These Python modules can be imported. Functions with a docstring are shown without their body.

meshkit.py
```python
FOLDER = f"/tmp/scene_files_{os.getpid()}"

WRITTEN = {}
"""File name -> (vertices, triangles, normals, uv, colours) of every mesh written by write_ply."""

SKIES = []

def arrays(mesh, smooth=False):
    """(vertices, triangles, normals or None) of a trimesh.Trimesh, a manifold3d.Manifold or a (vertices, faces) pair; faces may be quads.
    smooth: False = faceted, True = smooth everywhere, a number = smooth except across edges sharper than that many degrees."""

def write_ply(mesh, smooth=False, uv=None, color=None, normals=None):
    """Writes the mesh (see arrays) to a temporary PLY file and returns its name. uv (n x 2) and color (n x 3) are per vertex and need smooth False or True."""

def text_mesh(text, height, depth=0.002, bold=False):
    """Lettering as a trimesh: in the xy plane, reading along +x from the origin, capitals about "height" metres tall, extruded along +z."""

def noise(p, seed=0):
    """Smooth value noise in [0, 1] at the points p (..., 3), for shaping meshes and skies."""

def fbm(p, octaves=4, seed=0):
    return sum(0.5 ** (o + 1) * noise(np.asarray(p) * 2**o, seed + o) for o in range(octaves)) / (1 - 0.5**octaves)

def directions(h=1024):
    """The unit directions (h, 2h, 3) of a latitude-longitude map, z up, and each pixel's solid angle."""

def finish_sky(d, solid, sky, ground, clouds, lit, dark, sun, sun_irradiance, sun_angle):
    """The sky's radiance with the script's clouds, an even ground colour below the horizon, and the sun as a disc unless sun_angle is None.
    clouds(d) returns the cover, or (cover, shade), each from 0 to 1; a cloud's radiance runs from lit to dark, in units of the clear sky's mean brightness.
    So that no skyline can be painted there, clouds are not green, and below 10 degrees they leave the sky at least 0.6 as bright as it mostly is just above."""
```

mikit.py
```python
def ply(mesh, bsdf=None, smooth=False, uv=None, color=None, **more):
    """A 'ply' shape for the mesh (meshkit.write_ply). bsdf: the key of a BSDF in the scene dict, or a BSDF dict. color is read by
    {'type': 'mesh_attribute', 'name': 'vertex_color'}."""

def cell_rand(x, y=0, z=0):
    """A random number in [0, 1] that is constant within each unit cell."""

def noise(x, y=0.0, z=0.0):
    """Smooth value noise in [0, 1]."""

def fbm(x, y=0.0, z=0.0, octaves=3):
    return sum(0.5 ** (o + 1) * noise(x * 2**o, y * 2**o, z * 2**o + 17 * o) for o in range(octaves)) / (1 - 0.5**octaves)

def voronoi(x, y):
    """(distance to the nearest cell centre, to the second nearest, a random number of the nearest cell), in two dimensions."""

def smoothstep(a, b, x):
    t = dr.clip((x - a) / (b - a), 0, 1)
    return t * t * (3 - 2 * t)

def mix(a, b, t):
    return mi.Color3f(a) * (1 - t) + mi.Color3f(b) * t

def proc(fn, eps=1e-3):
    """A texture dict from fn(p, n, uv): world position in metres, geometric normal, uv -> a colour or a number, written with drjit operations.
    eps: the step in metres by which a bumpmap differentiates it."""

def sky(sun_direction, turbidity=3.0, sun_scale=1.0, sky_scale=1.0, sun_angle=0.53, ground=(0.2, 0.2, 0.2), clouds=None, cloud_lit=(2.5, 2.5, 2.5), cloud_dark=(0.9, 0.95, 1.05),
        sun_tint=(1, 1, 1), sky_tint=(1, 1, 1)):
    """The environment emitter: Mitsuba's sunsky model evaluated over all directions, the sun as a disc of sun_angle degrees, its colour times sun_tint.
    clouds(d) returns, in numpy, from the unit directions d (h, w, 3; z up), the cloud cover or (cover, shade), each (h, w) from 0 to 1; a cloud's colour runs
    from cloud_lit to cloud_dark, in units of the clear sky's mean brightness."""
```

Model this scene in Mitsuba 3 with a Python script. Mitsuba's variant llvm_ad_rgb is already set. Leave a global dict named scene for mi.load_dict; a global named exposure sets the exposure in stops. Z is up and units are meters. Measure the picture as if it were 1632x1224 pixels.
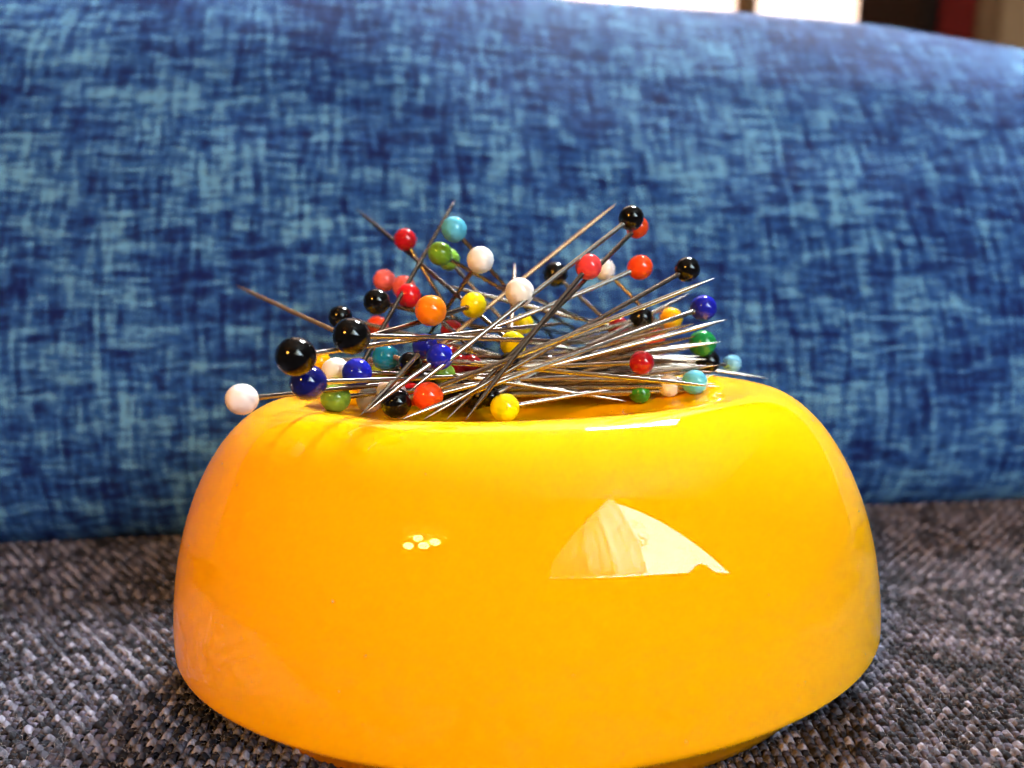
import math, random
import numpy as np
import trimesh
import drjit as dr
import mitsuba as mi
import mikit, meshkit

# All lengths below are written in millimetres and multiplied by MM once, when a mesh is made.
MM = 0.001
T = mi.ScalarTransform4f
rng = np.random.default_rng(11)
random.seed(11)
scene, labels = {}, {}

# ------------------------------------------------------------------ camera, light, exposure
exposure = 0.34
CAM = np.array([0.0, -117.53, 71.17])
PITCH = 0.1841
aim = CAM + 100 * np.array([0, math.cos(PITCH), -math.sin(PITCH)])
scene['camera'] = {
    'type': 'thinlens', 'fov': 2 * math.degrees(math.atan(816 / 1225)), 'fov_axis': 'x',
    'to_world': T().look_at(origin=(CAM * MM).tolist(), target=(aim * MM).tolist(), up=[0.0027, 0, 1]),
    'aperture_radius': 0.0011, 'focus_distance': 0.112, 'near_clip': 0.005, 'far_clip': 20.0}
# the even, dim, slightly warm light that the room's walls and ceiling send back
scene['room_light'] = {'type': 'constant', 'radiance': {'type': 'rgb', 'value': [0.060, 0.048, 0.040]}}
WINDOW_LIGHT = [11.2, 14.6, 17.0]      # curtained window in front of the sofa
BACK_LIGHT = [1.7, 1.15, 0.88]           # bright window seen over the sofa
ADDED_TOP_LIGHT = [250.0, 270.0, 272.0]        # added panel over the sofa, brightens the top of the holder
BULB_LIGHT = [250.0, 112.0, 15.0]     # small warm bulbs


def rgb(*c):
    return {'type': 'rgb', 'value': list(c)}


# ------------------------------------------------------------------ helpers
def numbered(name):
    tops = {k.split('__')[0] for k in scene} | set(labels)
    if name not in tops:
        return name
    n = 1
    while f'{name}_{n:03d}' in tops:
        n += 1
    return f'{name}_{n:03d}'


def part_key(key):
    if key not in scene:
        return key
    n = 1
    while f'{key}_{n:03d}' in scene:
        n += 1
    return f'{key}_{n:03d}'


def put(key, mesh, bsdf, smooth=False, **more):
    key = part_key(key)
    if isinstance(mesh, trimesh.Trimesh):
        mesh = (np.asarray(mesh.vertices) * MM, np.asarray(mesh.faces))
    else:
        mesh = (np.asarray(mesh[0], float) * MM, mesh[1])
    scene[key] = mikit.ply(mesh, bsdf, smooth, **more)
    return key


def grid_faces(nu, nv, wrap_u=False, wrap_v=False):
    i, j = np.meshgrid(np.arange(nu - (not wrap_u)), np.arange(nv - (not wrap_v)), indexing='ij')
    a = i * nv + j
    b = ((i + 1) % nu) * nv + j
    c = ((i + 1) % nu) * nv + (j + 1) % nv
    d = i * nv + (j + 1) % nv
    return np.stack([a, b, c, d], -1).reshape(-1, 4)


def box(x0, x1, y0, y1, z0, z1, bevel=0.0):
    import manifold3d as m3
    if bevel <= 0:
        b = trimesh.creation.box((x1 - x0, y1 - y0, z1 - z0))
        b.apply_translation(((x0 + x1) / 2, (y0 + y1) / 2, (z0 + z1) / 2))
        return b
    pts = []
    for x, sx in ((x0, 1), (x1, -1)):
        for y, sy in ((y0, 1), (y1, -1)):
            for z, sz in ((z0, 1), (z1, -1)):
                pts += [(x + sx * bevel, y + sy * bevel, z), (x + sx * bevel, y, z + sz * bevel), (x, y + sy * bevel, z + sz * bevel)]
    return trimesh.convex.convex_hull(np.array(pts))


def tube(points, radii, sides=10, cap=True):
    """A tube along the points; the ends close to a point."""
    p, r = np.asarray(points, float), np.asarray(radii, float)
    t = np.gradient(p, axis=0)
    t /= np.linalg.norm(t, axis=1, keepdims=True)
    ref = np.array([0, 0, 1.0]) if abs(t[0, 2]) < 0.9 else np.array([1.0, 0, 0])
    a = np.cross(t, ref)
    a /= np.linalg.norm(a, axis=1, keepdims=True)
    b = np.cross(t, a)
    w = np.linspace(0, 2 * math.pi, sides, endpoint=False)
    v = p[:, None] + r[:, None, None] * (np.cos(w)[None, :, None] * a[:, None] + np.sin(w)[None, :, None] * b[:, None])
    f = grid_faces(len(p), sides, wrap_v=True)
    f = np.vstack([f[:, [0, 1, 2]], f[:, [0, 2, 3]]])
    v = v.reshape(-1, 3)
    n = len(v)
    v = np.vstack([v, p[0], p[-1]])
    k = np.arange(sides)
    f = np.vstack([f, np.stack([k, (k + 1) % sides, np.full(sides, n)], 1),
                   np.stack([n - sides + (k + 1) % sides, n - sides + k, np.full(sides, n + 1)], 1)])
    m = trimesh.Trimesh(v, f, process=False)
    m.fix_normals()
    return m


# ------------------------------------------------------------------ materials
def plastic(name, c, alpha=None, ior=1.5):
    if alpha:
        scene[name] = {'type': 'roughplastic', 'diffuse_reflectance': rgb(*c), 'int_ior': ior, 'alpha': alpha, 'distribution': 'ggx'}
    else:
        scene[name] = {'type': 'plastic', 'diffuse_reflectance': rgb(*c), 'int_ior': ior}


def matte(name, c):
    scene[name] = {'type': 'twosided', 'bsdf': {'type': 'diffuse', 'reflectance': rgb(*c)}}


plastic('shaded_foot_plastic', (0.30, 0.10, 0.001), ior=1.39)  # darkened: shade under the body's overhang put into the colour


def moulding(p, n, uv):
    return 0.00005 * mikit.fbm(p.x * 90, p.y * 90, p.z * 90, octaves=2)


scene['cushion_plastic'] = {'type': 'bumpmap', 'arbitrary': mikit.proc(moulding, eps=2e-4), 'bsdf': {'type': 'plastic', 'diffuse_reflectance': rgb(0.94, 0.425, 0.001), 'int_ior': 1.39}}
GLASS = {
    'crimson': (0.42, 0.006, 0.012), 'red': (0.62, 0.006, 0.012), 'darkred': (0.34, 0.004, 0.010), 'maroon': (0.22, 0.004, 0.006),
    'sky': (0.10, 0.46, 0.66), 'paleblue': (0.22, 0.52, 0.72), 'teal': (0.006, 0.16, 0.27),
    'green': (0.14, 0.30, 0.018), 'lightgreen': (0.22, 0.44, 0.05), 'olive': (0.17, 0.30, 0.03), 'emerald': (0.008, 0.22, 0.05), 'darkgreen': (0.02, 0.16, 0.012),
    'white': (0.86, 0.81, 0.79), 'pinkwhite': (0.86, 0.74, 0.74), 'cream': (0.62, 0.53, 0.42),
    'salmon': (0.72, 0.11, 0.09), 'coral': (0.76, 0.050, 0.055), 'vermilion': (0.80, 0.060, 0.008),
    'orange': (0.86, 0.19, 0.004), 'yellow': (0.92, 0.74, 0.002), 'amber': (0.86, 0.44, 0.003),
    'black': (0.0015, 0.0015, 0.002), 'blue': (0.008, 0.012, 0.36), 'navy': (0.004, 0.006, 0.11)}
for k, c in GLASS.items():
    plastic(f'glass_{k}', c, ior=1.44 if k == 'black' else 1.52)
for name, c in (('steel', (0.90, 0.83, 0.75)), ('shaded_steel', (0.42, 0.33, 0.27)), ('lamplit_steel', (1.0, 0.66, 0.40))):  # one steel; dark and warm copies carry dark reflections and lamplight in their colour
    scene[name] = {'type': 'roughconductor', 'alpha': 0.22 if name == 'lamplit_steel' else 0.045, 'distribution': 'ggx', 'eta': rgb(2.2, 2.2, 2.0), 'k': rgb(3.4, 3.3, 3.0), 'specular_reflectance': rgb(*c)}
def yarn_relief(p, n, uv):
    return 0.00009 * mikit.noise(p.x * 5200 + p.y * 1500, p.y * 6500, p.z * 6500)


scene['yarn_fabric'] = {'type': 'twosided', 'bsdf': {'type': 'bumpmap', 'arbitrary': mikit.proc(yarn_relief, eps=3e-5), 'bsdf': {
    'type': 'principled', 'base_color': {'type': 'mesh_attribute', 'name': 'vertex_color'}, 'roughness': 0.75, 'specular': 0.25, 'sheen': 0.3}}}


def seat_tone(p, n, uv):
    a = mikit.noise(p.x * 650, p.y * 650)
    b = mikit.fbm(p.x * 120, p.y * 60)
    return mikit.mix((0.010, 0.009, 0.014), (0.10, 0.09, 0.10), a * mikit.smoothstep(0.3, 0.7, b))


scene['seat_fabric'] = {'type': 'twosided', 'bsdf': {'type': 'diffuse', 'reflectance': mikit.proc(seat_tone)}}


def blue_cloth(p, n, uv):
    """Slubby chambray: long light and dark floats along the weft, shorter ones along the warp, over single threads."""
    x, y = uv.x * 1000, uv.y * 1000           # millimetres along the cloth
    wx = x + 1.6 * (mikit.noise(x * 0.12, y * 0.12, 3) - 0.5)
    wy = y + 1.6 * (mikit.noise(x * 0.10, y * 0.14, 9) - 0.5)
    weft = mikit.fbm(wx * 0.115, wy * 0.68, 1.5, octaves=3)
    warp = mikit.fbm(wx * 0.66, wy * 0.095, 7.5, octaves=3)
    patch = mikit.fbm(x * 0.045, y * 0.05, 4.2, octaves=2)
    fine = mikit.noise(x * 0.6, y * 1.6, 2.0)
    tone = 0.5 + 1.15 * (weft - 0.5) + 1.0 * (warp - 0.5) + 0.45 * (patch - 0.5) + 0.22 * (fine - 0.5)
    thread = 0.5 * mikit.noise(x * 1.5, y * 0.22, 5.0) + 0.5 * mikit.noise(x * 0.22, y * 1.7, 8.0)
    grain = mikit.noise(x * 2.6, y * 2.6, 6.0)
    tone = tone + 0.46 * (thread - 0.5) + 0.16 * (grain - 0.5)
    t = dr.clip((tone - 0.14) / 0.78, 0, 1)
    c = mikit.mix((0.0042, 0.0105, 0.078), (0.0145, 0.058, 0.220), mikit.smoothstep(0.0, 0.52, t))
    return mikit.mix(c, (0.100, 0.258, 0.440), mikit.smoothstep(0.44, 1.0, t))


def blue_relief(p, n, uv):
    x, y = uv.x * 1000, uv.y * 1000
    return 0.00006 * (mikit.noise(x * 2.2, y * 0.3, 5.0) + mikit.noise(x * 0.3, y * 2.2, 8.0))


scene['blue_fabric'] = {'type': 'twosided', 'bsdf': {'type': 'bumpmap', 'arbitrary': mikit.proc(blue_relief, eps=1e-4), 'bsdf': {
    'type': 'principled', 'base_color': mikit.proc(blue_cloth), 'roughness': 0.85, 'specular': 0.1, 'sheen': 0.2}}}
matte('seat_padding', (0.02, 0.02, 0.024))
matte('window_paint', (0.62, 0.58, 0.52))
matte('brown_wood', (0.10, 0.055, 0.025))
matte('dark_wood', (0.012, 0.007, 0.005))
matte('book_black', (0.006, 0.005, 0.005))
matte('book_red', (0.075, 0.008, 0.006))
matte('book_brown', (0.10, 0.052, 0.026))
matte('book_tan', (0.19, 0.115, 0.062))
matte('ceiling_paint', (0.42, 0.40, 0.38))
matte('paper', (0.45, 0.40, 0.32))
matte('lamp_glass', (0.7, 0.6, 0.45))
scene['sheer_cloth'] = {'type': 'principledthin', 'base_color': rgb(0.94, 0.90, 0.80), 'roughness': 0.8, 'diff_trans': 1.6}
scene['petal_glass'] = {'type': 'principledthin', 'base_color': rgb(0.85, 0.72, 0.45), 'roughness': 0.3, 'diff_trans': 0.9}

# ------------------------------------------------------------------ sofa: seat with its weave
SEAT_Z = 0.7


def seat_height(x, y):
    """Top of the padding: a gentle unevenness, pressed down a little under the pin holder."""
    p = np.stack([x * 0.018, y * 0.018, x * 0], -1)
    return SEAT_Z + 1.6 * (meshkit.noise(p, 3) - 0.5)


nx, ny = 90, 60
gx, gy = np.meshgrid(np.linspace(-420, 420, nx), np.linspace(-330, 210, ny), indexing='ij')
gz = seat_height(gx, gy) - 1.1
top = np.stack([gx, gy, gz], -1).reshape(-1, 3)
put('sofa__seat', (top, grid_faces(nx, ny)), 'seat_fabric', True)
put('sofa__seat_padding', box(-419, 419, -329, 209, -90, -4, 4), 'seat_padding')


def weave(x0, x1, y0, y1, pitch, per=4, arch=(-28, 25, 90, 155, 208)):
    """Plain weave: every yarn a half-round tube that rides over one crossing yarn and dives under the next."""
    V, F, C = [], [], []
    off = 0
    arch = np.radians(arch)
    for along in (0, 1):
        lo, hi, c0, c1 = (x0, x1, y0, y1) if along == 0 else (y0, y1, x0, x1)
        rows = np.arange(c0, c1, pitch)
        s = np.arange(lo, hi + 1e-6, pitch / per)
        for j, r in enumerate(rows):
            q = np.stack([s * 0.45, np.full_like(s, j * 3.7), np.full_like(s, along * 50.0)], -1)
            wob = 0.75 * (meshkit.noise(q, 5) - 0.5)
            thick = 0.62 + 0.66 * meshkit.noise(q * [0.9, 1, 1], 6)
            phase = np.cos(math.pi * (s - lo) / pitch + math.pi * (j + along))
            lift = (0.74 if along == 0 else 0.50) * phase * (0.85 + 0.3 * meshkit.noise(q * 2.1, 8))
            cx, cy = (s, r + wob) if along == 0 else (r + wob, s)
            base = seat_height(cx, cy) - 0.45 + lift
            half = pitch * (0.43 if along == 0 else 0.40) * thick
            tall = 0.46 * thick
            ring = np.zeros((len(s), len(arch), 3))
            for k, a in enumerate(arch):
                side, up = math.cos(a) * half, math.sin(a) * tall
                ring[:, k, 0] = cx + (0 if along == 0 else side)
                ring[:, k, 1] = cy + (side if along == 0 else 0)
                ring[:, k, 2] = base + up
            # mottled yarn: each yarn changes tone along its length
            tone = meshkit.noise(np.stack([s * (0.33 if along == 0 else 0.22), np.full_like(s, j * 7.1), np.full_like(s, 9.0 + along)], -1), 12)
            fibre = meshkit.noise(np.stack([s * 2.6, np.full_like(s, j * 5.3), np.full_like(s, 4.0)], -1), 14)
            tone = np.clip((tone - 0.5) * 1.9 + 0.5 + 0.7 * (fibre - 0.5), 0, 1)
            warm = meshkit.noise(np.stack([s * 0.12, np.full_like(s, j * 2.9), np.full_like(s, 2.0)], -1), 15)
            dark = np.array([0.006, 0.006, 0.011])
            light = (np.array([0.225, 0.215, 0.285]) if along == 0 else np.array([0.080, 0.072, 0.108]))[None] * (0.82 + 0.36 * warm[:, None] * [1.08, 1.0, 0.92])
            col = dark + (light - dark) * (tone ** 1.6)[:, None]
            col = np.repeat(col[:, None], len(arch), 1) * (0.55 + 0.9 * rng.random((len(s), len(arch), 1)))
            ring += rng.normal(0, 0.03, ring.shape)
            V.append(ring.reshape(-1, 3)); C.append(col.reshape(-1, 3))
            F.append(grid_faces(len(s), len(arch)) + off)
            off += len(s) * len(arch)
    return np.vstack(V), np.vstack(F), np.vstack(C)


near = weave(-138, 142, -56, 28.0, 1.4, 6, (-28, 14, 60, 120, 166, 208))
far = weave(-165, 178, 28.0, 96, 1.4, 3)
v, f, c = np.vstack([near[0], far[0]]), np.vstack([near[1], far[1] + len(near[0])]), np.vstack([near[2], far[2]])
put('sofa__woven_cover', (v, f), 'yarn_fabric', True, color=np.clip(c, 0, 1))

# stray fibres standing off the yarns near the camera
V, F, C = [], [], []
for k in range(22000):
    x, y = rng.uniform(-120, 125), rng.uniform(-58, 30)
    a, l = rng.uniform(0, 2 * math.pi), rng.uniform(0.5, 2.0)
    h = rng.uniform(0.15, 0.7)
    d = np.array([math.cos(a), math.sin(a), 0])
    side = np.array([-d[1], d[0], 0]) * 0.026
    p0 = np.array([x, y, seat_height(np.array(x), np.array(y)) - 0.05])
    pts = [p0 + d * l * t + np.array([0, 0, h * math.sin(math.pi * t)]) + side * 14 * math.sin(4 * t) for t in (0, .33, .66, 1)]
    n = len(V) * 8
    V.append(np.array([q + s * side for q in pts for s in (-1, 1)]))
    F.append(np.array([[0, 1, 3, 2], [2, 3, 5, 4], [4, 5, 7, 6]]) + n)
    C.append(np.tile(np.array([0.34, 0.31, 0.32]) * rng.uniform(0.3, 1.3), (8, 1)))
put('sofa__stray_fibres', (np.vstack(V), np.vstack(F)), 'yarn_fabric', True, color=np.clip(np.vstack(C), 0, 1))
labels['sofa'] = {'label': 'sofa seat in coarse grey and black woven cloth under the yellow pin holder', 'category': 'sofa'}
labels['sofa__woven_cover'] = {'kind': 'stuff'}
labels['sofa__stray_fibres'] = {'kind': 'stuff'}

# ------------------------------------------------------------------ blue back cushion
prof = np.array([(26, -3), (12, -1.6), (3.5, 3), (-1.0, 11), (-2.5, 25), (0.5, 44), (7, 62), (16, 80), (27, 98), (40, 116), (53, 130), (64, 138.5), (76, 142.5), (90, 143), (106, 139), (122, 128), (134, 108), (140, 80), (141, 40), (138, 0)], float)
from scipy.interpolate import CubicSpline
tt = np.r_[0, np.cumsum(np.linalg.norm(np.diff(prof, axis=0), axis=1))]
cs = CubicSpline(tt, prof)
sv = np.linspace(0, tt[-1], 150)
pv = cs(sv)
uu = np.linspace(-290, 290, 190)
U, S = np.meshgrid(uu, sv, indexing='ij')
Y, Z = np.tile(pv[:, 0], (len(uu), 1)), np.tile(pv[:, 1], (len(uu), 1))
hi = np.clip(Z / 140, 0, 1)
fall = 1 - 0.028 * (np.clip(U - 25, 0, None) / 130) ** 2 - 0.03 * (np.clip(-U - 80, 0, None) / 130) ** 2
Z = Z * (fall - 0.013 * np.clip(U / 60, 0, 1) + 0.035 * np.clip((25 - U) / 50, 0, 1)) * 1.012
Y = Y + 9 * hi ** 2 * (np.clip(U - 20, 0, None) / 130) ** 2
q = np.stack([U * 0.016, S * 0.02, U * 0], -1)
Y = Y + 5.0 * (meshkit.fbm(q, 3, 21) - 0.5) * np.clip(S / 40, 0, 1)
ang = 0.108
bx, by = 0.0, 60.5
P3 = np.stack([bx + U * math.cos(ang) - Y * math.sin(ang), by + U * math.sin(ang) + Y * math.cos(ang), Z + 1.2], -1)
put('blue_cushion', (P3.reshape(-1, 3), grid_faces(len(uu), len(sv))), 'blue_fabric', True, uv=(np.stack([U, S], -1).reshape(-1, 2) * MM))
labels['blue_cushion'] = {'label': 'blue mottled denim look cushion leaning along the back of the sofa', 'category': 'cushion'}

# ------------------------------------------------------------------ the magnetic pin holder
A, B, N = 56.0, 39.1, 1.864
RIM, TOP, WIDE, LOW, POW = 19.43, 48.0, 11.06, 10.18, 1.888
th = np.linspace(0, 2 * math.pi, 241)[:-1]


def ring(a, b, z, n=N):
    c, s = np.cos(th), np.sin(th)
    return np.stack([a * np.sign(c) * abs(c) ** (2 / n), b * np.sign(s) * abs(s) ** (2 / n), np.full_like(c, z)], -1)


def place_holder(p):
    """Where the holder stands: turned a little, its right end a little higher on the soft seat."""
    x, y, z = p[..., 0], p[..., 1], p[..., 2]
    ct, st, cr, sr = math.cos(0.0252), math.sin(0.0252), math.cos(0.0215), math.sin(0.0215)
    x, z = x * ct - z * st, x * st + z * ct
    return np.stack([x * cr - y * sr + 2.77, x * sr + y * cr, z], -1)


rows = []
for k in np.linspace(0.02, 0.97, 26):                       # the dish, from its middle to the rim
    rows.append(ring((A - RIM) * k, (B - RIM) * k, TOP - 5.5 * (1 - k * k) ** 1.5))
for u in np.linspace(0, math.pi / 2, 46):                   # over the rim and down the outside
    s = RIM * (1 - math.sin(u) ** (2 / POW))
    rows.append(ring(A - s, B - s, WIDE + (TOP - WIDE) * math.cos(u) ** (2 / POW)))
for a in np.radians([20, 40, 60, 75, 90]):                  # rounded lower edge
    s = 0.1 + 1.1 * (1 - math.cos(a))
    rows.append(ring(A - s, B - s, WIDE - 0.25 - 0.85 * math.sin(a)))
rows.append(ring(A - 9.6, B - 9.6, WIDE - 1.2))
body = place_holder(np.array(rows))
nr = len(rows)
bv = body.reshape(-1, 3)
bf = grid_faces(nr, len(th), wrap_v=True)
bf = np.vstack([bf[:, [0, 1, 2]], bf[:, [0, 2, 3]]])
ctr = place_holder(np.array([[0, 0, TOP - 5.5]]))
k = np.arange(len(th))
bf = np.vstack([bf, np.stack([(k + 1) % len(th), k, np.full_like(k, len(bv))], 1)])
m = trimesh.Trimesh(np.vstack([bv, ctr]), bf, process=False)
put('pin_holder__body', m, 'cushion_plastic', 40)
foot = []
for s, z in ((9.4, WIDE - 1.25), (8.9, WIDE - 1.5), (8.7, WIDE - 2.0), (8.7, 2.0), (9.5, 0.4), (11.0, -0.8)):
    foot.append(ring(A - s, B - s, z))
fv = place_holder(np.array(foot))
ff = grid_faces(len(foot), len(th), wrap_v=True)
put('pin_holder__foot', (fv.reshape(-1, 3), ff), 'shaded_foot_plastic', True)
# a few specks of dust and lint on the plastic
dv, df = [], []
flat = body[30:70].reshape(-1, 3)
fro = flat[(flat[:, 1] < -2)]
for k in range(46):
    p0 = fro[rng.integers(len(fro))] + rng.normal(0, 0.25, 3)
    c0 = place_holder(np.array([0, 0, 22.0]))
    o = (p0 - c0) / np.linalg.norm(p0 - c0)
    b_ = trimesh.creation.icosphere(subdivisions=1, radius=0.045 + 0.05 * rng.random())
    df.append(np.asarray(b_.faces) + sum(len(q) for q in dv))
    dv.append(np.asarray(b_.vertices) * rng.uniform(0.6, 1.6, 3) + p0 + o * 0.05)
put('pin_holder__dust', (np.vstack(dv), np.vstack(df)), 'paper', True)
labels['pin_holder__dust'] = {'kind': 'stuff'}
labels['pin_holder'] = {'label': 'glossy yellow plastic magnetic pin holder full of pins on the sofa seat', 'category': 'pin holder'}

# ------------------------------------------------------------------ pins
ball = trimesh.creation.uv_sphere(radius=1.0, count=[26, 34])
BALL = {k: mikit.ply((np.asarray(ball.vertices), np.asarray(ball.faces)), f'glass_{k}', True) for k in GLASS}


def add_pin(label, colour, head, r, tip, group=None, bend=0.0, metal='steel'):
    key = numbered('pin')
    head, tip = np.array(head, float), np.array(tip, float)
    d = tip - head
    L = np.linalg.norm(d)
    d /= L
    up = np.cross(d, np.cross([0, 0, 1.0], d))
    s = np.array([0, r - 0.15, r + 0.8, r + 4, L * 0.35, L * 0.6, L - 7.5, L - 4.5, L - 2.2, L - 0.7, L])
    rad = np.array([0.40, 0.44, 0.38, 0.375, 0.375, 0.375, 0.37, 0.32, 0.21, 0.09, 0.02])
    s = np.maximum.accumulate(s + np.arange(len(s)) * 1e-3)
    pts = head + s[:, None] * d + (bend * np.sin(math.pi * np.clip(s / L, 0, 1)))[:, None] * up
    spin = Trot(d, rng.uniform(0, 2 * math.pi))
    scene[key + '__head'] = {**BALL[colour], 'to_world': T().translate((head * MM).tolist()) @ T(spin) @ T().scale([r * MM * 0.985, r * MM * 0.985, r * MM * 1.015])}
    put(key + '__shaft', tube(pts, rad, 12), metal, 50)
    labels[key] = {'label': label, 'category': 'pin'}
    if group:
        labels[key]['group'] = group
    return key


def Trot(d, a):
    """The rotation that turns +z to d."""
    z = np.array(d)
    x = np.cross(z, [0.3, 0.9, 0.1])
    x /= np.linalg.norm(x)
    m = np.eye(4)
    m[:3, 0], m[:3, 1], m[:3, 2] = x, np.cross(z, x), z
    return m


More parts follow.
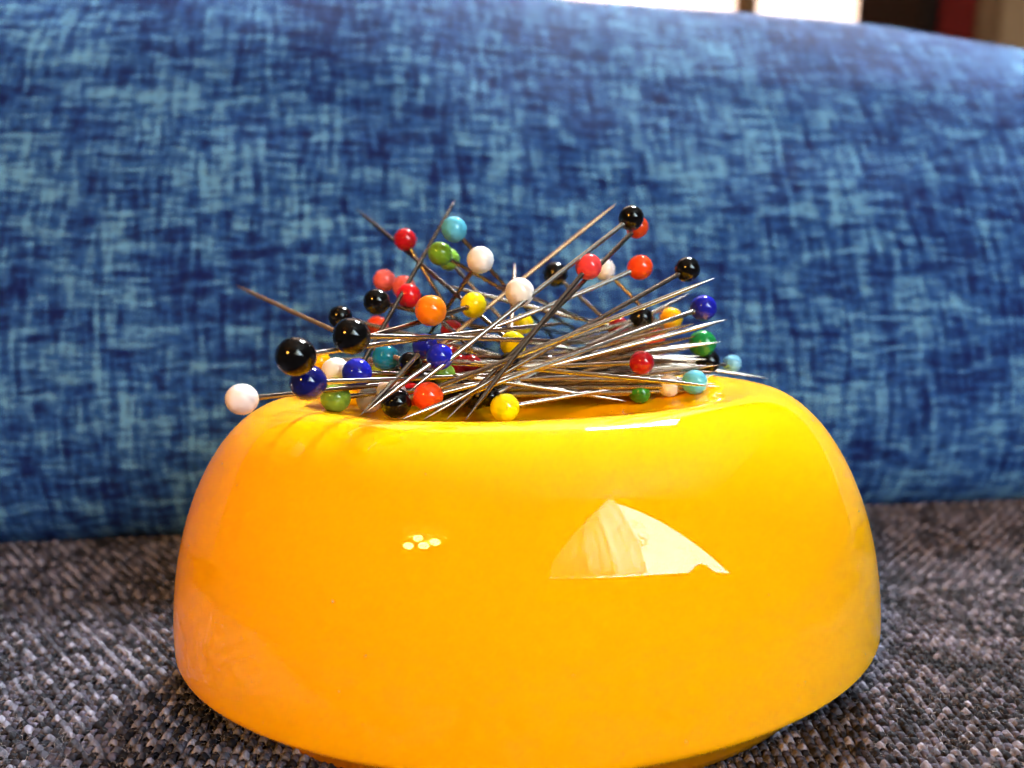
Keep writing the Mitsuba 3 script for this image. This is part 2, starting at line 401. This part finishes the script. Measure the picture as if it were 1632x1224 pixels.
# label, colour of the glass head, centre and radius of the head, point, steel tone of the shaft
PINS = [
    ('pin with dark red head at the upper left, between two bare upward points', 'crimson', (-19.5, 25.9, 71.4), 2.07, (-6.2, 18.1, 51.2), 'shaded_steel'),
    ('pin with sky blue head, highest head on the left half of the heap', 'sky', (-9.6, 13.6, 73.1), 2.15, (11.7, 50.6, 47.1), 'shaded_steel'),
    ('pin with leaf green head just below the highest sky blue head', 'green', (-12.4, 17.5, 69.0), 2.12, (19.9, 49.9, 48.9), 'shaded_steel'),
    ('pin with pale green head half hidden behind the leaf green one at the top', 'lightgreen', (-11.5, 24.3, 67.9), 2.06, (3.8, 18.2, 51.8), 'steel'),
    ('pin with white head right of the paired green heads near the top', 'white', (-5.0, 6.5, 68.2), 2.20, (-23.7, 45.1, 42.6), 'shaded_steel'),
    ('pin with salmon pink head, left one of the two salmon heads', 'salmon', (-23.3, 24.5, 64.1), 2.07, (-3.9, 66.4, 44.9), 'steel'),
    ('pin with salmon pink head, right one of the two, touching a red head below', 'salmon', (-19.4, 21.5, 63.1), 2.09, (0.6, 63.8, 45.3), 'shaded_steel'),
    ('pin with bright red head above and left of the orange head', 'red', (-17.5, 13.8, 62.0), 2.13, (-2.3, 57.9, 44.0), 'shaded_steel'),
    ('pin with large orange head on the left half of the heap', 'orange', (-11.7, -6.4, 61.3), 2.31, (-2.1, 39.3, 43.6), 'steel'),
    ('pin with lemon yellow head right of the orange head, below the white ones', 'yellow', (-6.3, 9.1, 60.8), 2.17, (-20.3, -19.1, 58.7), 'shaded_steel'),
    ('pin with white head at the middle of the heap, below the copper toned upright point', 'white', (1.2, 0.2, 63.5), 2.25, (30.1, 38.3, 48.9), 'steel'),
    ('pin with black head left of the red and salmon heads', 'black', (-22.2, 9.2, 61.4), 2.17, (16.0, 38.8, 48.6), 'shaded_steel'),
    ('pin with black head highest of all, standing up at the right', 'black', (19.6, 11.3, 74.8), 2.06, (-14.1, -12.5, 50.8), 'steel'),
    ('pin with orange red head half hidden behind the highest black head', 'vermilion', (21.4, 16.1, 73.4), 1.92, (-9.0, -14.2, 47.0), 'shaded_steel'),
    ('pin with coral red head below and left of the highest black head', 'coral', (12.2, 5.8, 67.1), 2.09, (-6.3, -16.2, 47.4), 'shaded_steel'),
    ('pin with orange red head between the coral one and a black one, white lit shaft', 'vermilion', (21.7, 13.9, 66.7), 2.15, (-10.8, -2.5, 55.5), 'steel'),
    ('pin with black head at the upper right end of a long brown lit shaft', 'black', (28.8, 9.8, 66.5), 2.08, (-11.9, -16.1, 47.5), 'shaded_steel'),
    ('pin with white head mostly hidden behind the coral red one', 'white', (17.1, 25.9, 65.9), 2.03, (29.0, 18.5, 53.4), 'shaded_steel'),
    ('blurred black headed pin at the back, left of the coral red head', 'black', (8.3, 29.8, 64.9), 2.38, (20.6, 18.6, 54.0), 'steel'),
    ('pin with royal blue head at the right, topmost blue head on that side', 'blue', (31.9, 10.6, 60.1), 2.19, (-14.6, -17.1, 47.8), 'steel'),
    ('pin with black head in front of the yellow head on the right side', 'black', (22.8, 17.9, 57.7), 2.10, (-18.9, 11.8, 47.1), 'steel'),
    ('pin with golden yellow head on the right, between a black and a blue head', 'amber', (28.6, 20.5, 57.3), 2.09, (-8.5, 17.6, 48.5), 'steel'),
    ('pin with emerald green head crossed by bare points at the right end', 'emerald', (33.2, 15.5, 53.5), 2.35, (1.6, 17.7, 49.0), 'steel'),
    ('pin with black head under the emerald green one at the right', 'black', (34.8, 17.9, 49.9), 2.24, (3.8, 16.4, 47.8), 'steel'),
    ('pin with small pale blue head, rightmost head of the heap', 'paleblue', (41.8, 26.7, 48.1), 1.73, (8.5, 5.1, 49.6), 'steel'),
    ('pin with dark red head at the right, above the cream and blue heads', 'darkred', (20.6, 3.0, 52.1), 1.94, (-11.8, 5.6, 49.5), 'steel'),
    ('pin with light blue head low in the dish, right of a cream head', 'sky', (28.9, 2.2, 49.1), 1.99, (-1.6, 5.2, 48.9), 'steel'),
    ('pin with cream head resting in the dish between a green and a light blue one', 'cream', (25.2, 3.8, 48.2), 1.81, (-2.7, 6.7, 47.4), 'steel'),
    ('pin with dark green head low in the dish, left of a cream head', 'darkgreen', (20.6, 4.0, 47.0), 1.72, (-5.8, 7.0, 46.3), 'steel'),
    ('pin with orange red head mostly hidden behind the white lit shafts on the right', 'vermilion', (26.0, 21.6, 53.8), 1.94, (-1.8, 18.0, 50.5), 'steel'),
    ('pin with dark red head mostly hidden left of the black head on the right', 'darkred', (19.0, 19.0, 56.0), 1.90, (-12.1, 17.4, 63.8), 'steel'),
    ('pin with dark blue head peeping out right of the dark red one at the right', 'navy', (26.8, 22.8, 49.0), 1.97, (-1.8, 17.6, 48.3), 'steel'),
    ('pin with dark green head almost hidden below the emerald one, behind a bare shaft', 'darkgreen', (31.3, 20.6, 48.4), 1.94, (2.3, -2.4, 50.5), 'steel'),
    ('pin with pinkish white head, leftmost of all, hanging over the rim', 'pinkwhite', (-36.2, -16.6, 50.4), 2.14, (2.6, 14.8, 49.0), 'shaded_steel'),
    ('pin with large black head, nearest and leftmost black one', 'black', (-27.1, -22.1, 57.0), 2.52, (9.5, 12.1, 57.5), 'steel'),
    ('pin with dark navy head directly below the largest black head', 'navy', (-27.1, -16.9, 52.7), 2.42, (11.4, 14.7, 48.7), 'steel'),
    ('pin with large black head right of the leftmost black one, a thin point across it', 'black', (-20.9, -17.8, 59.0), 2.46, (15.8, 15.7, 53.5), 'steel'),
    ('pin with small black head behind and above the two largest black heads', 'black', (-30.2, 17.9, 58.0), 2.10, (-1.8, 18.1, 51.1), 'steel'),
    ('pin with golden yellow head mostly hidden behind the leftmost black head', 'amber', (-31.0, 5.1, 52.1), 1.72, (-3.7, 8.0, 51.4), 'steel'),
    ('pin with orange red head at the left, behind a thin dark shaft', 'vermilion', (-24.7, 23.0, 55.7), 2.07, (1.6, 17.8, 49.6), 'steel'),
    ('pin with white head at the left, between the navy and the royal blue heads', 'white', (-27.2, -0.3, 51.4), 2.23, (9.2, 14.5, 47.2), 'steel'),
    ('pin with royal blue head at the lower left, right of a white head', 'blue', (-23.3, -3.7, 51.7), 2.26, (-10.9, 36.2, 79.1), 'shaded_steel'),
    ('pin with translucent green head at the lower left edge of the dish', 'olive', (-26.3, -5.2, 48.2), 2.20, (9.4, 18.1, 48.4), 'steel'),
    ('pin with teal head half hidden behind shafts on the left', 'teal', (-19.7, 1.2, 53.3), 2.11, (28.7, -7.5, 50.3), 'steel'),
    ('pin with pale green head almost hidden below the teal one', 'lightgreen', (-21.4, 7.8, 50.4), 1.76, (4.7, 10.5, 48.6), 'steel'),
    ('pin with dull cream head low at the left, behind crossed dark points', 'cream', (-22.1, -0.6, 47.0), 2.05, (12.2, 11.7, 46.4), 'steel'),
    ('pin with white head low at the left, half hidden by a black one', 'white', (-17.8, -6.2, 49.2), 2.18, (18.2, 16.6, 48.6), 'steel'),
    ('pin with black head low at the left, in front of a white one', 'black', (-16.5, -10.4, 48.5), 2.15, (29.9, -3.2, 65.7), 'steel'),
    ('pin with royal blue head, upper one of the touching blue pair', 'blue', (-13.0, -3.4, 55.7), 1.92, (-20.9, -14.1, 47.6), 'steel'),
    ('pin with royal blue head, lower one of the touching blue pair', 'blue', (-10.4, -8.2, 54.8), 1.94, (-20.1, -15.0, 48.1), 'steel'),
    ('pin with black head directly below and left of the blue pair', 'black', (-15.4, -2.4, 52.9), 1.81, (-52.4, 29.6, 63.0), 'lamplit_steel'),
    ('pin with black head deep in the heap, right above the lowest orange red one', 'black', (-15.4, 1.5, 49.6), 1.88, (35.6, 12.6, 54.1), 'steel'),
    ('pin with black head deep in the heap, above the low white one', 'black', (-18.2, 5.5, 49.2), 2.04, (18.8, 23.4, 77.7), 'lamplit_steel'),
    ('pin with green head behind a shaft, below and right of the blue pair', 'olive', (-10.5, -0.3, 50.9), 1.75, (18.7, 4.8, 45.5), 'steel'),
    ('pin with orange red head low at the front, right of the black and white ones', 'vermilion', (-12.0, -9.7, 49.3), 2.16, (34.6, 5.5, 58.7), 'steel'),
    ('pin with red head hidden behind the low orange red one at the front', 'red', (-15.4, -1.3, 47.9), 1.84, (9.2, 14.7, 47.4), 'steel'),
    ('pin with bright yellow head low at the front edge of the dish', 'yellow', (-1.1, -3.0, 46.2), 2.25, (27.1, 8.8, 48.2), 'steel'),
    ('pin with maroon head in shadow right below the orange head', 'maroon', (-10.2, 12.9, 56.1), 1.92, (46.4, 19.3, 46.6), 'steel'),
    ('pin with yellow head in the middle of the heap behind crossing dark shafts', 'yellow', (0.2, 5.6, 54.8), 2.13, (-30.6, 37.8, 77.4), 'shaded_steel'),
    ('pin with greenish yellow head barely showing between dark shafts at the middle', 'yellow', (2.1, 20.1, 56.5), 1.86, (28.6, 61.1, 45.6), 'steel'),
    ('bare steel pin shaft, copper toned point standing upright in the middle of the heap', 'black', (-0.4, 3.0, 52.2), 1.69, (0.6, 32.3, 67.1), 'lamplit_steel'),
    ('blunt white lit shaft pointing right above the golden yellow head at the right', 'black', (-3.6, 2.0, 46.9), 1.69, (32.7, 24.1, 61.6), 'steel'),
]
for label, colour, head, r, tip, metal in PINS:
    add_pin(label, colour, head, r, tip, bend=rng.normal(0, 0.2), metal=metal)

# pins buried in the heap: only a length of shaft shows between the others
for k in range(40):
    a = rng.normal(0, 0.2)
    L = rng.uniform(40, 48)
    side = 1 if k % 2 and k < 28 else -1
    hx, hy = (rng.uniform(5, 15) if side > 0 else rng.uniform(-17, -5)), (rng.uniform(9, 15) if k < 28 else rng.uniform(3, 8))
    hz = (46.0 if k < 28 else 45.0) + rng.uniform(0, 4.0 if k < 28 else 1.5) + 0.12 * abs(hx - 2)
    tip = np.array([hx - side * L * math.cos(a), hy + L * math.sin(a) * 0.75, 0])
    tip[0] = np.clip(tip[0], -29, 33)
    tip[1] = np.clip(tip[1], 5 if k < 28 else -1, 17)
    tip[2] = 45.2 + rng.uniform(0, 5) + (max(0, abs(tip[0] - 2.8) - 18) * 0.16)
    colour = ['black', 'black', 'maroon', 'black'][k % 4 if k < 28 else 0]
    add_pin('steel pin buried deep in the heap, only a length of its shaft showing', colour, (hx, hy, hz), 1.9, tip, 'pins buried in the heap', rng.normal(0, 0.25), ('steel', 'steel', 'shaded_steel')[k % 3])

# more buried pins, fanned towards the right
for k in range(16):
    h0 = np.array([rng.uniform(-11, -3), rng.uniform(9, 14), rng.uniform(45.8, 48.0)])
    tip = np.array([rng.uniform(20, 31), rng.uniform(4, 15), rng.uniform(48.5, 58.5)])
    add_pin('steel pin buried deep in the heap, only a length of its shaft showing', 'black', h0, 1.8, tip, 'pins buried in the heap', rng.normal(0, 0.25), ('shaded_steel', 'steel')[k % 2])

# ------------------------------------------------------------------ behind the sofa, out of focus: a bright window and a bookcase
def quad(a, b, c, d):
    return np.array([a, b, c, d], float), np.array([[0, 1, 2, 3]])


def lit_pane(key, outline, y, light, facing):
    """A window pane in an upright plane y = const, lit by the day outside; it gives its light towards the room."""
    import shapely
    v, f = trimesh.creation.triangulate_polygon(shapely.Polygon(outline), engine='earcut')
    v3 = np.stack([v[:, 0], np.full(len(v), y), v[:, 1]], -1)
    n = np.cross(v3[f[0, 1]] - v3[f[0, 0]], v3[f[0, 2]] - v3[f[0, 0]])
    if n[1] * facing < 0:
        f = f[:, ::-1]
    key = put(key, (v3, f), 'window_paint')
    scene[key]['emitter'] = {'type': 'area', 'radiance': rgb(*light)}


yb, wz0, wz1 = 1000, 180, 1450
lit_pane('back_window__pane', [(-420, wz0), (304, wz0), (304, wz1), (-420, wz1)], yb, BACK_LIGHT, -1)
lit_pane('back_window__pane', [(330, wz0), (470, wz0), (470, wz1), (330, wz1)], yb, BACK_LIGHT, -1)
put('back_window__mullion', box(306, 328, yb - 25, yb + 6, wz0, wz1, 4), 'brown_wood')
put('back_window__frame', box(-450, -421, yb - 25, yb + 6, wz0, wz1, 4), 'window_paint')
labels['back_window'] = {'label': 'bright blurred window behind the sofa at the top right', 'category': 'window'}

put('bookcase__side', box(474, 492, yb - 160, yb + 90, -300, 900, 2), 'dark_wood')
put('bookcase__back_panel', box(493, 1100, yb + 80, yb + 92, -300, 900), 'dark_wood')
put('bookcase__shelf', box(493, 1100, yb - 150, yb + 79, 205, 225, 2), 'dark_wood')
labels['bookcase'] = {'label': 'dark blurred bookcase behind the sofa at the top right corner', 'category': 'bookcase'}
bx0 = 495
for width, tall, cloth, words in ((24, 300, 'book_black', 'black book, leftmost on the blurred shelf at the top right'),
                                  (44, 280, 'book_red', 'dark red book on the blurred shelf at the top right'),
                                  (27, 290, 'book_brown', 'brown book beside the dark red one on the blurred shelf'),
                                  (48, 275, 'book_tan', 'thick tan book on the blurred shelf at the top right'),
                                  (22, 285, 'book_black', 'thin black book right of the thick tan one on the blurred shelf'),
                                  (38, 262, 'book_tan', 'tan book between two dark ones near the top right corner'),
                                  (40, 290, 'book_black', 'wide black book at the top right corner'),
                                  (34, 270, 'book_red', 'dark red book last on the blurred shelf')):
    key = numbered('book')
    put(key + '__cover', box(bx0, bx0 + width, yb - 120, yb + 60, 226, 226 + tall, 3), cloth)
    put(key + '__pages', box(bx0 + 3, bx0 + width - 3, yb - 114, yb + 56, 226 + tall, 226 + tall + 0.6), 'paper')
    labels[key] = {'label': words, 'category': 'book'}
    bx0 += width + 1.5

# ------------------------------------------------------------------ in front of the sofa, seen in the reflections: window and lamp
yf = -1100
lit_pane('front_window__pane', [(150, 425), (1120, 402), (1170, 425), (1225, 462), (1290, 478), (1350, 455), (1410, 400), (1450, 380), (1650, 345), (1560, 420), (1340, 640), (1130, 880), (930, 1150), (708, 1450), (560, 1150), (350, 760)], yf, WINDOW_LIGHT, 1)
put('front_window__sill', box(60, 1750, yf - 20, yf + 60, 270, 330, 5), 'brown_wood')
# sheer curtain gathered in folds over the left of the window
def sheet(x0, x1, y, amp, period, foot_z):
    xs = np.linspace(x0, x1, 90)
    hgt = 470 + (xs - 150) / 560 * 1010
    vv = np.array([(x, y + amp * math.sin(2 * math.pi * x / period) + 0.4 * amp * math.sin(2 * math.pi * x / (period * 0.37)), z) for x, h in zip(xs, hgt) for z in (foot_z, max(h, 430))])
    put('front_window__curtain', (vv, grid_faces(len(xs), 2)), 'sheer_cloth', True)


sheet(150, 700, yf + 70, 22, 96, 400)
sheet(150, 470, yf + 130, 18, 78, 379)
sheet(150, 330, yf + 180, 18, 70, 361)
# scrolls embroidered on the curtain
for k in range(15):
    cx0, cz0 = rng.uniform(600, 900), rng.uniform(520, 1000)
    t = np.linspace(0, 1, 16)
    rr = (56 * rng.uniform(0.7, 1.2)) * (1 - 0.75 * t)
    w0, hand = rng.uniform(0, 6.28), rng.choice([-1, 1])
    pts = np.stack([cx0 + rr * np.cos(w0 + hand * 8 * t), np.full(16, yf + 30.0), cz0 + rr * np.sin(w0 + hand * 8 * t)], -1)
    put('front_window__embroidery', tube(pts, np.full(16, 4.5), 5), 'sheer_cloth', True)
labels['front_window'] = {'label': 'daylit curtained window mirrored in the yellow plastic front', 'category': 'window'}

# the white ceiling over it all
put('ceiling', box(-1500, 1900, -1500, 1500, 1500, 1530), 'ceiling_paint')
put('added_top_panel__frame', box(220, 690, 820, 1290, 1488, 1499, 2), 'window_paint')  # added, unseen light panel that brightens the holder from above
key = put('added_top_panel__pane', quad((250, 850, 1485), (250, 1260, 1485), (660, 1260, 1485), (660, 850, 1485)), 'window_paint')
scene[key]['emitter'] = {'type': 'area', 'radiance': rgb(*ADDED_TOP_LIGHT)}
labels['added_top_panel'] = {'label': 'added light panel above the sofa, the small top highlight on the black heads', 'category': 'window'}
labels['ceiling'] = {'label': 'white ceiling above the sofa', 'kind': 'structure'}

lamp = np.array([-690.0, -1100.0, 745.0])
for dx, dz in ((-78, -36), (34, -34), (-30, 56), (104, 6)):
    b = trimesh.creation.icosphere(subdivisions=2, radius=36)
    b.apply_translation(lamp + [dx, 0, dz])
    key = put('ceiling_lamp__bulb', b, 'lamp_glass', True)
    scene[key]['emitter'] = {'type': 'area', 'radiance': rgb(*BULB_LIGHT)}
for k in range(11):
    a = 2 * math.pi * k / 11
    o = np.array([math.cos(a), math.sin(a), 0])
    tip = lamp + o * 215 + [0, 0, 60 + 50 * (k % 2)]
    side = np.array([-o[1], o[0], 0]) * 38
    base = lamp + o * 40 + [0, 0, 125]
    mid = lamp + o * 130 + [0, 0, 130]
    put('ceiling_lamp__petal', (np.array([base, mid + side, tip, mid - side, mid + [0, 0, -14]]), np.array([[0, 1, 4], [1, 2, 4], [2, 3, 4], [3, 0, 4]])), 'petal_glass')
for k in range(7):
    a = 2 * math.pi * (k + 0.3) / 7
    o = np.array([math.cos(a), math.sin(a), 0])
    side = np.array([-o[1], o[0], 0]) * 30
    put('ceiling_lamp__petal', (np.array([lamp + o * 18 + [0, 0, 92], lamp + o * 75 + side + [0, 0, 84], lamp + o * 128 + [0, 0, 52], lamp + o * 75 - side + [0, 0, 84]]), np.array([[0, 1, 2], [0, 2, 3]])), 'petal_glass')
put('ceiling_lamp__stem', tube([lamp + [0, 0, z] for z in (120, 126, 150, 400, 750)], [6, 12, 7, 5, 5], 10), 'brown_wood')
labels['ceiling_lamp'] = {'label': 'hanging lamp with warm bulbs mirrored as a small sparkle in the yellow plastic', 'category': 'lamp'}
